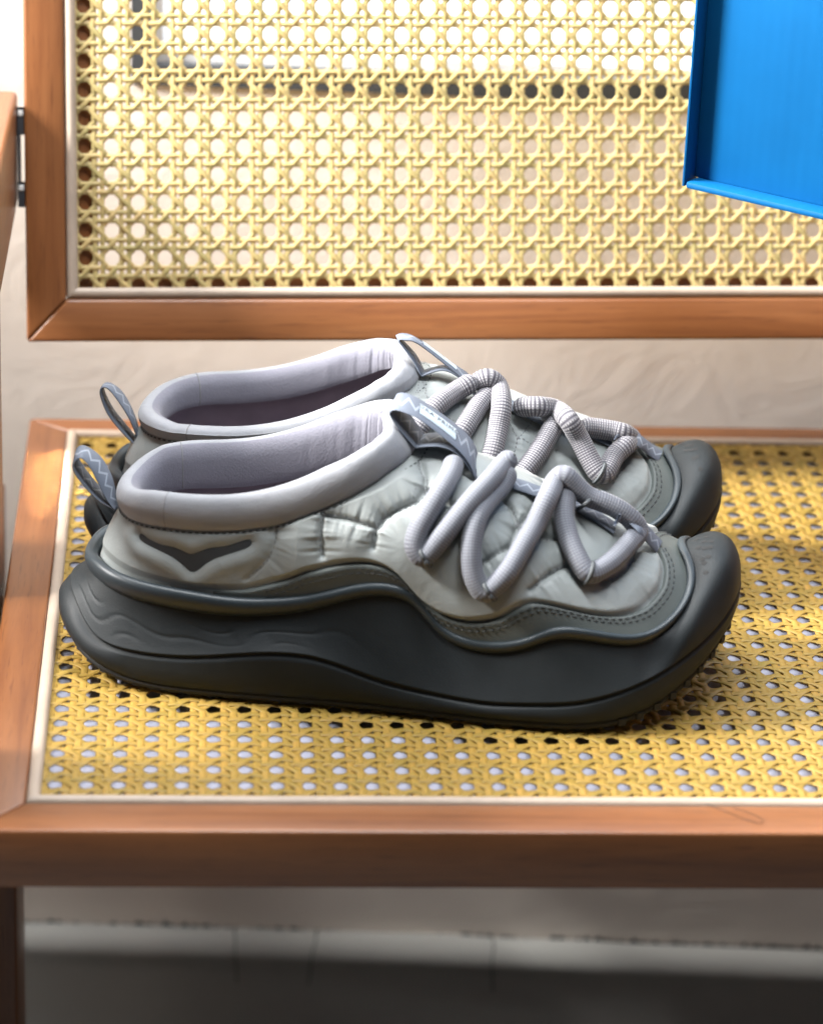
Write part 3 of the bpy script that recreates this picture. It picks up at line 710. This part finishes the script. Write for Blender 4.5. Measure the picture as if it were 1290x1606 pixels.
def build_shoe(label, loc, rot, flip, group, far, cdz):
    root = thing('shoe', label, 'shoe', loc, rot, group)
    sg = -1.0 if flip else 1.0
    def part(name, V, F, mat, parent=root, uv=None, smooth=True):
        V = np.asarray(V, float) * np.array([1, sg, 1]) * MM
        o = mesh_obj(name, V, F, M[mat], parent, smooth, uv)
        bm = bmesh.new(); bm.from_mesh(o.data); bmesh.ops.recalc_face_normals(bm, faces=bm.faces); bm.to_mesh(o.data); bm.free()
        return o
    # ---- midsole
    ns = 420
    s = np.linspace(0, PER, ns, endpoint=False)
    o_, g_, l_ = cO(s), cG(s), cL(s)
    oo, og, ol = outward(cO, s), outward(cG, s), outward(cL, s)
    b_ = o_ + UPZ * 3.0
    rows = [b_ - oo * 4 + UPZ * .2, b_ - oo * .8, b_ + UPZ * 1.2 + oo * .4]
    for t in (.3, .6, .85):
        rows.append(b_ * (1 - t) + g_ * t + oo * ((1.3 + 3.0 * np.clip((34 - o_[:, 0:1]) / 26, 0, 1)) * math.sin(math.pi * t)))
    rows += [g_ + og * .5 - UPZ * .9, g_ - og * 1.0, g_ - og * .9 + UPZ * .6, g_ + og * .2 + UPZ * 1.5]
    g2 = g_ + og * .2 + UPZ * 1.5
    rs = fRS(s)[:, None]
    mt = fMT(s)[:, None]
    l0 = l_ - ol * .6 * rs - UPZ * 8.0 * rs * (1 - .6 * mt)
    ctrl = (g2 + l0) / 2 + ol * fME(s)[:, None]
    ctrl = ctrl * (1 - mt) + cM(s) * mt
    nb = 44
    for k in range(1, nb + 1):
        t = k / nb
        p = (1 - t) ** 2 * g2 + 2 * t * (1 - t) * ctrl + t * t * l0
        # moulded texture blocks along the heel wall
        x = p[:, 0]; band = np.clip((150 - x) / 60, 0, 1) * math.sin(math.pi * min(1, t * 1.25)) ** 2 * (t < .8)
        tex = -np.exp(-(np.sin(t * 8.5 + 1.5 * np.sin(s * .085) + .8 * np.sin(s * .19 + t * 4)) / .28) ** 2) - .5 * np.exp(-(np.sin(s * .21 + 2 * t) / .2) ** 2)
        p = p + og * (tex * .38 * band)[:, None]
        rows.append(p)
    im = len(rows)
    mid = np.stack(rows, 1)
    part('midsole', mid.reshape(-1, 3), grid_faces(ns, im, wrap_u=True), 'midsole')
    # ---- rim: rounded lip that carries the upper and runs up into the toe bumper
    prof = [(-1.6, -8.4), (-.4, -8.0), (.7, -6.9), (1.6, -5.0), (2.0, -3.0), (1.8, -1.0), (1.0, .4), (-.4, 1.0), (-2.0, .6), (-3.0, -.8), (-3.4, -3.0), (-3.6, -6.0)]
    rows = [l_ + ol * (a * rs - (.4 if a < -2 else 0)) + UPZ * (z * rs * (1 - .6 * mt)) for a, z in prof]
    part('rim', np.stack(rows, 1).reshape(-1, 3), grid_faces(ns, len(rows), wrap_u=True), 'lip')
    # ---- outsole with tread
    cen = np.stack([np.clip(o_[:, 0], 25, 262), 0 * s - 3, np.interp(np.clip(o_[:, 0], 25, 262), [25, 60, 240, 262], [3, 1.2, 3, 8])], -1)
    rows = [b_ - oo * .6 + UPZ * .3, b_ + oo * .1 - UPZ * .6, o_ - oo * .2 + UPZ * 1.4, o_ - oo * 1.6, o_ * .93 + cen * .07, o_ * .6 + cen * .4, cen]
    part('outsole', np.stack(rows, 1).reshape(-1, 3), grid_faces(ns, len(rows), wrap_u=True), 'outsole')
    tv = []
    for k in range(86):
        s0 = PER * (k + .5) / 86; c = cO(np.array([s0]))[0]; n = outward(cO, np.array([s0]))[0] if False else oo[int(s0 / PER * ns) % ns]
        tdir = np.array([-n[1], n[0], 0]); pr = .7 if c[0] > 235 else -.5
        V = [c + n * a + tdir * b_2 + UPZ * z for z in (0.4, 3.4) for a, b_2 in ((-7, -2.0), (pr, -1.6), (pr, 1.6), (-7, 2.0))]
        tv.append((V, [(0, 3, 2, 1), (4, 5, 6, 7)] + [(i, (i + 1) % 4, (i + 1) % 4 + 4, i + 4) for i in range(4)]))
    stuff(part('tread', *join_vf(tv), 'outsole', smooth=False))
    # ---- upper shell, quilted
    nu, nv = 800, 120
    S, Vv, P, Nn = upper_grid(nu, nv)
    flat = P.reshape(-1, 3); disp = np.zeros(len(flat))
    ay = flat.copy(); ay[:, 1] = -np.abs(ay[:, 1])
    dmin = np.full(len(flat), 1e9); wr = np.zeros(len(flat))
    for k, poly in enumerate(SEAMS):
        d, a = seg_dist(ay, np.array(poly, float))
        dmin = np.minimum(dmin, d)
        wr += wob(a, 100 + k + (50 if far else 0)) * np.exp(-(d / 7.0) ** 2) * (1 - np.exp(-(d / .8) ** 2))
    puff = 2.6 * (1 - np.exp(-dmin / 5.0)) - 1.6 * np.exp(-(dmin / 1.1) ** 2)
    disp = puff * np.clip((flat[:, 0] - 88) / 14, 0.25, 1) + wr * .5 * np.clip((flat[:, 0] - 85) / 20, 0, 1)
    if EMBLEM:
        em = np.array(EMBLEM, float)
        # recess around the emblem on the outer side
        ins = inside_xz(flat, em) & (flat[:, 1] < 0)
        d, _a = seg_dist(flat, np.vstack([em, em[:1]]))
        d = np.where(flat[:, 1] < 0, d, 99)
        disp = np.where(ins, -0.3 + 0 * d, disp + .7 * np.exp(-((d - 4.5) / 3.2) ** 2) - .5 * np.exp(-(d / 1.6) ** 2))
    arcu = np.concatenate([np.zeros((nu, 1)), np.cumsum(np.linalg.norm(np.diff(P, axis=1), axis=2), 1)], 1)
    fg = np.clip((arcu - 5.5 - fOV(S)) / 3.0, 0, 1).reshape(-1)
    disp = disp * fg - .3 * (1 - fg)
    edge = np.clip(np.minimum(Vv, 1 - Vv).reshape(-1) / .06, 0, 1)
    Pu = flat + Nn.reshape(-1, 3) * (disp * edge)[:, None]
    part('quilted_upper', Pu, grid_faces(nu, nv, wrap_u=True), 'quilt')
    sew = []
    for poly in SEAMS:                                             # thread along the quilt seams, both sides
        for side in (1, -1):
            pp = smooth_path([(p_[0], p_[1] * side, p_[2]) for p_ in poly], .8)
            ii = np.array([np.argmin(((Pu - p_) ** 2).sum(1)) for p_ in pp[::2]])
            if len(ii) > 4: sew.append(dashes(Pu[ii], Nn.reshape(-1, 3)[ii], 1.3, .8, .26))
    stuff(part('quilt_stitching', *join_vf(sew), 'seam_thread'))
    # ---- mudguard overlay
    nsg = 420
    sg_ = np.linspace(0, PER, nsg, endpoint=False); vv = np.linspace(0, .8, 90)
    Sg, Vg = np.meshgrid(sg_, vv, indexing='ij'); Pg = upper_pt(Sg, Vg)
    arc = np.concatenate([np.zeros((nsg, 1)), np.cumsum(np.linalg.norm(np.diff(Pg, axis=1), axis=2), 1)], 1)
    ov = fOV(sg_); vtop = np.array([np.interp(5.5 + max(ov[i], -2), arc[i], vv) for i in range(nsg)])
    nr = 16; T = np.linspace(0, 1, nr) ** .8
    Sv = np.repeat(sg_[:, None], nr, 1); Vt = vtop[:, None] * T[None, :]
    Pg = upper_pt(Sv, Vt)
    e = .4
    n = np.cross(upper_pt(Sv + e, Vt) - upper_pt(Sv - e, Vt), upper_pt(Sv, Vt + .004) - upper_pt(Sv, Vt - .004)); n /= np.linalg.norm(n, axis=-1, keepdims=True) + 1e-9
    n *= np.sign((n * (Pg - np.array([140., 0, 40]))).sum(-1).mean())
    dist = (1 - T)[None, :] * (5.5 + np.maximum(ov, -2))[:, None]
    on = np.clip(ov[:, None] / 3.0, 0, 1)
    th = (2.2 * np.clip(dist / 1.0, 0, 1) ** .5 - .5) * on - 1.2 * (1 - on)
    Pg = Pg + n * th[..., None]
    part('mudguard', Pg.reshape(-1, 3), grid_faces(nsg, nr, wrap_u=True), 'guard')
    # ---- padded collar: a quilted band that rises from the seam, rolls over and goes down inside
    nc = 360; sc = np.linspace(0, PER, nc, endpoint=False)
    c = cC(sc); oc = outward(cC, sc); h = fHL(sc)[:, None]; ex_ = fEX(sc)[:, None]
    yside = c[:, 1:2]
    dz = cdz[0] + cdz[1] * np.clip(yside / 28, -1, 1)
    fr_ = np.clip((c[:, 0:1] - 112) / 32, 0, 1)
    dz = dz * np.clip((c[:, 0:1] - 20) / 20, .4, 1) * (1 - fr_) + cdz[2] * fr_
    cp = [(-1.5, -2.0, 0), (.2, -.2, 0), (1.7, 1.6, 0), (2.6, 4.6, 0), (2.7, .60, 1), (1.2, .90, 1), (-1.6, 1.0, 1), (-4.6, .93, 1), (-7.0, .70, 1), (-7.9, .35, 1), (-8.2, .0, 1), (-7.8, -.18, 1)]
    rows = []
    for k, (a, z, rel) in enumerate(cp):
        zz = z * (h + dz) if rel else z + 0 * h
        rows.append(c + oc * (a - ex_ * np.clip(zz / h, 0, 1.1)) + UPZ * zz)
    R = np.stack(rows, 1)
    for it in range(3):                                            # corner cutting -> smooth roll
        q = R[:, :-1] * .75 + R[:, 1:] * .25; r_ = R[:, :-1] * .25 + R[:, 1:] * .75
        R = np.concatenate([R[:, :1], np.stack([q, r_], 2).reshape(nc, -1, 3), R[:, -1:]], 1)
    nk = R.shape[1]; tt = np.linspace(0, 1, nk)[None, :, None]
    fold = wob(sc * .55, 31 + far)[:, None, None] * np.clip((c[:, 0] - 85) / 60, 0.05, 1)[:, None, None] * (.15 + np.clip((tt - .45) / .3, 0, 1) * np.clip((1.05 - tt) / .3, 0, 1))
    R = R + oc[:, None, :] * fold * .26
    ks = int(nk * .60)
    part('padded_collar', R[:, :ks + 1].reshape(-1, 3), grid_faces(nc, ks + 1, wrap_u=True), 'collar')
    part('collar_inner_band', R[:, ks:].reshape(-1, 3), grid_faces(nc, nk - ks, wrap_u=True), 'collar_in')
    for side in (1, -1):                                           # cross seams of the collar
        i = int(np.argmin(np.abs(c[:, 0] - 47) + 100 * (c[:, 1] * side < 0)))
        v, f, uv = tube_vf(R[i, 4:-4:3] + .05, .28, 6, .8); part('collar_seam', v, f, 'seam_thread')
    inner = R[:, -1]
    # ---- lining and insole
    ll_ = cL(sc); olc = outward(cL, sc)
    base = ll_ - olc * 8; base[:, 2] = 38; base[:, 0] = np.minimum(base[:, 0], 245)
    rows = [inner + oc * 1.2 + UPZ * 1.5, inner + oc * .8, inner * .8 + base * .2 + oc * 1.0, inner * .45 + base * .55 + oc * 2, inner * .12 + base * .88 + oc * 2, base]
    cen = np.stack([np.clip(base[:, 0], 40, 230), 0 * sc, 0 * sc + 40], -1)
    part('lining', np.stack(rows, 1).reshape(-1, 3), grid_faces(nc, len(rows), wrap_u=True), 'lining')
    part('insole', np.stack([base + UPZ * .3, base * .5 + cen * .5, cen], 1).reshape(-1, 3), grid_faces(nc, 3, wrap_u=True), 'lining')
    return root, part


# ------------------------------------------------------------------ laces, tabs, stitching
def smooth_path(pts, step=.7):
    P = np.array(pts, float)
    P = np.vstack([2 * P[0] - P[1], P, 2 * P[-1] - P[-2]])
    out = []
    for i in range(1, len(P) - 2):
        a, b, c, d = P[i - 1:i + 3]
        n = max(2, int(np.linalg.norm(c - b) / step))
        for k in range(n):
            t = k / n
            out.append(.5 * (2 * b + (c - a) * t + (2 * a - 5 * b + 4 * c - d) * t * t + (3 * b - a - 3 * c + d) * t ** 3))
    out.append(P[-2])
    out = np.array(out)
    for _ in range(4):
        out[1:-1] = out[:-2] * .25 + out[1:-1] * .5 + out[2:] * .25
    return out

def tube_vf(pts, rad, n=14, step=.7, rib=0.0, caps=True, closed=False):
    P = smooth_path(pts, step); m_ = len(P)
    T = np.gradient(P, axis=0); T /= np.linalg.norm(T, axis=1)[:, None] + 1e-9
    S = np.zeros_like(P); ref = np.array([0, 0, 1.0])
    s0 = np.cross(ref, T[0]); s0 /= np.linalg.norm(s0) + 1e-9; S[0] = s0
    for i in range(1, m_):
        v = S[i - 1] - T[i] * (S[i - 1] @ T[i]); S[i] = v / (np.linalg.norm(v) + 1e-9)
    U = np.cross(T, S)
    arc = np.r_[0, np.cumsum(np.linalg.norm(np.diff(P, axis=0), axis=1))]
    r = np.full(m_, rad)
    if caps:
        e = np.minimum(arc, arc[-1] - arc); r = rad * np.sqrt(np.clip(1 - (1 - np.clip(e / rad, 0, 1)) ** 2, .02, 1))
    r = r * (1 + rib * np.sin(arc * 2 * math.pi / 1.55))
    V, UV = [], []
    for k in range(n + 1):
        a = 2 * math.pi * k / n
        V.append(P + S * (math.cos(a) * r)[:, None] + U * (math.sin(a) * r)[:, None]); UV.append(np.stack([arc, np.full(m_, k / n)], 1))
    return np.stack(V, 1).reshape(-1, 3), grid_faces(m_, n + 1), np.stack(UV, 1).reshape(-1, 2)

def resample(pts, n):
    P = smooth_path(pts, .5); a = np.r_[0, np.cumsum(np.linalg.norm(np.diff(P, axis=0), axis=1))]
    t = np.linspace(0, a[-1], n)
    return np.stack([np.interp(t, a, P[:, k]) for k in range(3)], 1), a[-1]

def ribbon_vf(A, B, thick=1.0, n=70, lift=0.0, f0=0.0, f1=1.0, e0=0.0, e1=1.0):
    A, la = resample(A, 200); B, _ = resample(B, 200)
    i = np.linspace(f0 * 199, f1 * 199, n)
    A = np.stack([np.interp(i, np.arange(200), A[:, k]) for k in range(3)], 1); B = np.stack([np.interp(i, np.arange(200), B[:, k]) for k in range(3)], 1)
    D = B - A; T = np.gradient((A + B) / 2, axis=0)
    nrm = np.cross(T, D); nrm /= np.linalg.norm(nrm, axis=1)[:, None] + 1e-9
    arc = np.linspace(f0, f1, n) * la
    V, UV = [], []
    prof = [(0, 0), (.06, .5), (.5, .5), (.94, .5), (1, 0), (.94, -.5), (.5, -.5), (.06, -.5), (0, 0)]
    for e, z in prof:
        ee = e0 + (e1 - e0) * e
        V.append(A + D * ee + nrm * (z * thick + lift)); UV.append(np.stack([arc, np.full(n, ee)], 1))
    return np.stack(V, 1).reshape(-1, 3), grid_faces(n, 9), np.stack(UV, 1).reshape(-1, 2), (A, B, nrm)

def dashes(P, Nn, length=1.9, gap=1.1, r=.32):
    """small thread stitches along a polyline P lying on a surface with normals Nn"""
    arc = np.r_[0, np.cumsum(np.linalg.norm(np.diff(P, axis=0), axis=1))]
    parts = []
    a = 0.0
    while a + length < arc[-1]:
        q = [np.array([np.interp(a + t * length, arc, P[:, k]) for k in range(3)]) for t in (0, .5, 1)]
        nn_ = np.array([np.interp(a + .5 * length, arc, Nn[:, k]) for k in range(3)])
        d = q[2] - q[0]; d /= np.linalg.norm(d) + 1e-9; sd = np.cross(nn_, d)
        V = []
        for c_, h in zip(q, (-.05, .32, -.05)):
            V += [c_ + sd * r + nn_ * h * .4, c_ + nn_ * h * 1.2 + nn_ * .12, c_ - sd * r + nn_ * h * .4]
        parts.append((V, [(0, 1, 4, 3), (1, 2, 5, 4), (3, 4, 7, 6), (4, 5, 8, 7)]))
        a += length + gap
    return join_vf(parts)

def upper_normal(S, Vv):
    e = .4
    n = np.cross(upper_pt(S + e, Vv) - upper_pt(S - e, Vv), upper_pt(S, Vv + .004) - upper_pt(S, Vv - .004)); n /= np.linalg.norm(n, axis=-1, keepdims=True) + 1e-9
    P = upper_pt(S, Vv)
    return n * np.sign((n * (P - np.array([140., 0, 40]))).sum(-1).mean())

def loop_rings(laces, far):
    """cord rings that hold the lace at the low points of its zigzag"""
    out = []
    for L in laces:
        P = smooth_path(L, .7); r = (4.6 if far else 4.4) + .3
        lat = P[:, 1] * (1 if far else -1)
        for i in range(8, len(P) - 8):
            if lat[i] == lat[i - 8:i + 9].max() and P[i, 2] < 74:
                t = P[i + 3] - P[i - 3]; t /= np.linalg.norm(t)
                a = np.cross(t, [0, 0, 1.0]); a /= np.linalg.norm(a); b = np.cross(t, a)
                ring = [P[i] + a * r * math.cos(q) + b * r * math.sin(q) for q in np.linspace(0, 2 * math.pi, 17)]
                out.append(ring)
    return out

def dress(part, far):
    laces, loops = (LACES_FAR, LOOPS_FAR) if far else (LACES_NEAR, LOOPS_NEAR)
    for L in laces:
        v, f, uv = tube_vf(L, 4.6 if far else 4.4, 16, .6, .006)
        part('lace', v, f, 'rope_far' if far else 'rope', uv=uv)
    for L in loops + loop_rings(laces, far):
        v, f, uv = tube_vf(L, .95, 8, .7); part('lace_loop', v, f, 'loop', uv=uv)
    # pull tabs
    for nm, A, B in (('tongue_pull_tab', TAB_FAR_A if far else TAB_NEAR_A, TAB_FAR_B if far else TAB_NEAR_B), ('heel_pull_tab', HEEL_FAR_A if far else HEEL_NEAR_A, HEEL_FAR_B if far else HEEL_NEAR_B)):
        v, f, uv, fr = ribbon_vf(A, B, 1.1); o = part(nm, v, f, 'webbing', uv=uv)
        if nm == 'tongue_pull_tab':
            sd = 1 if ribbon_vf(A, B, .7, 30, 0, .315, .50)[3][2][15][2] > 0 else -1
            v, f, uv, (a_, b_, n_) = ribbon_vf(A, B, 0.7, 30, sd * .75, .315, .50, .22, .70)
            lab = part('tab_label', v, f, 'print_pale', parent=o, uv=uv)
            if not far: tab_text(a_, b_, n_, lab)
    # zigzag throat ribbon and the strap that holds the last lace
    R = np.array(RIB_FAR if far else RIB_NEAR); wv_ = np.array([1.2, (-1 if far else 1) * 7.5, 1.6])
    v, f, uv, _f = ribbon_vf(R, R + wv_, 1.0, 60); part('throat_ribbon', v, f, 'webbing', uv=uv)
    R = np.array(STRAP_FAR if far else STRAP_NEAR); wv_ = np.array([2.6, (-1 if far else 1) * 9.5, 1.2])
    v, f, uv, _f = ribbon_vf(R - wv_ * .45, R + wv_ * .55, 1.1, 50); part('toe_strap', v, f, 'webbing', uv=uv)
    # stitching: two rows on the mudguard, one under the collar, one on the lining
    s = np.linspace(0, PER, 700, endpoint=False)
    parts = []
    vv = np.linspace(0, .8, 90); Sg, Vg = np.meshgrid(s, vv, indexing='ij'); Pg = upper_pt(Sg, Vg)
    arc = np.concatenate([np.zeros((700, 1)), np.cumsum(np.linalg.norm(np.diff(Pg, axis=1), axis=2), 1)], 1)
    ov = fOV(s)
    for inset in (2.0, 4.2):
        vt = np.array([np.interp(5.5 + max(ov[i], 0) - inset, arc[i], vv) for i in range(700)])
        n = upper_normal(s, vt); P = upper_pt(s, vt) + n * 1.85
        k = ov > 4.4
        P = np.roll(P, 350, 0); n = np.roll(n, 350, 0); k = np.roll(k, 350)
        parts.append(dashes(P[k], n[k]))
    stuff(part('mudguard_stitching', *join_vf(parts), 'thread'))
    vt = np.full(700, .965); n = upper_normal(s, vt); P = upper_pt(s, vt) + n * .9
    k = (s > 0)
    stuff(part('collar_stitching', *dashes(P, n, 1.6, 1.2), 'thread'))
    # perforations in the toe bumper
    for q in (PERF_FAR if far else PERF_NEAR):
        c = np.array(q[:3]); n = np.array(q[3:]); n /= np.linalg.norm(n)
        a = np.cross(n, [0, 1.0, .1]); a /= np.linalg.norm(a); b = np.cross(n, a)
        V = [c + n * .12 + a * math.cos(t * math.pi / 5) * 1.25 + b * math.sin(t * math.pi / 5) * 1.05 for t in range(10)] + [c - n * .3]
        V = [c + n * .16] + V[:10]
        part('perforation', V, [(0, i + 1, (i + 1) % 10 + 1) for i in range(10)], 'perf')
    # emblem on the outer heel
    em = np.array(EMBLEM)
    for _ in range(2):
        nx_ = np.roll(em, -1, 0); em = np.stack([em * .8 + nx_ * .2, em * .2 + nx_ * .8], 1).reshape(-1, 3)
    cx = em.mean(0); nout = np.array([-.12, -1, .12]); nout /= np.linalg.norm(nout)
    bm = bmesh.new()
    vs = [bm.verts.new(tuple(p + nout * .3)) for p in em]; bm.faces.new(vs)
    bmesh.ops.triangulate(bm, faces=bm.faces)
    V = [tuple(v.co) for v in bm.verts]; F = [tuple(v.index for v in f.verts) for f in bm.faces] if False else None
    bm.verts.index_update(); F = [tuple(v.index for v in f.verts) for f in bm.faces]; bm.free()
    part('wing_emblem', V, F, 'emblem', smooth=False)

def tab_text(a_, b_, n_, lab):
    cu = bpy.data.curves.new('label_text', 'FONT'); cu.body = 'ORA PRIMO'; cu.size = 3.6; cu.align_x = 'CENTER'; cu.align_y = 'CENTER'; cu.extrude = .05
    cu.space_character = 1.15
    t = bpy.data.objects.new('label_text_curve', cu); COL.objects.link(t)
    dg = bpy.context.evaluated_depsgraph_get(); me = bpy.data.meshes.new_from_object(t.evaluated_get(dg))
    bpy.data.objects.remove(t, do_unlink=True)
    k = len(a_) // 2
    x = (a_[-1] + b_[-1]) / 2 - (a_[0] + b_[0]) / 2; x /= np.linalg.norm(x)
    y = b_[k] - a_[k]; y -= x * (x @ y); y /= np.linalg.norm(y); z = np.cross(x, y)
    side = 1.0 if z[2] > 0 else -1.0
    c = (a_[k] + b_[k]) / 2 + z * side * 1.35
    co = np.empty(len(me.vertices) * 3, np.float32); me.vertices.foreach_get('co', co); co = co.reshape(-1, 3)
    W_ = c + co[:, :1] * x + co[:, 1:2] * y + co[:, 2:] * z * side
    me.vertices.foreach_set('co', (W_ * MM).astype(np.float32).ravel()); me.update(); me.name = 'label_text'
    me.materials.clear(); me.materials.append(M['print_dark'])
    o = bpy.data.objects.new('label_text', me); COL.objects.link(o); o.parent = lab.parent.parent

near, near_part = build_shoe('grey quilted slip-on shoe in front, dark wing emblem on its heel', (-0.056, 1.211, 0.0008), math.radians(-5.5), False, 'pair of grey slip-on shoes', False, (4.0, 0.8, 1.0))
DROP[0] = 6.5
far, far_part = build_shoe('grey quilted slip-on shoe standing behind the other one, nearer the backrest', (-0.049, 1.303, 0.0008), math.radians(-2.8), True, 'pair of grey slip-on shoes', True, (-3.0, -2.5, -3.0))
DROP[0] = 0.0
dress(near_part, False)
DROP[0] = 6.5
dress(far_part, True)

# a dark hair lying on the front rail
v, f, uv = tube_vf([(1.0, 18, .2), (6, 14, .25), (13, 7, .3), (20, 2, .3), (22, 5, .3), (17, 11, .3), (11, 15, .25)], .11, 5, .8)
o = mesh_obj('hair', v * MM, f, M['perf']); o.location = (0.2000, 1.0490, 0.0017)
o['label'] = 'thin dark hair lying on the front rail of the seat'; o['category'] = 'hair'
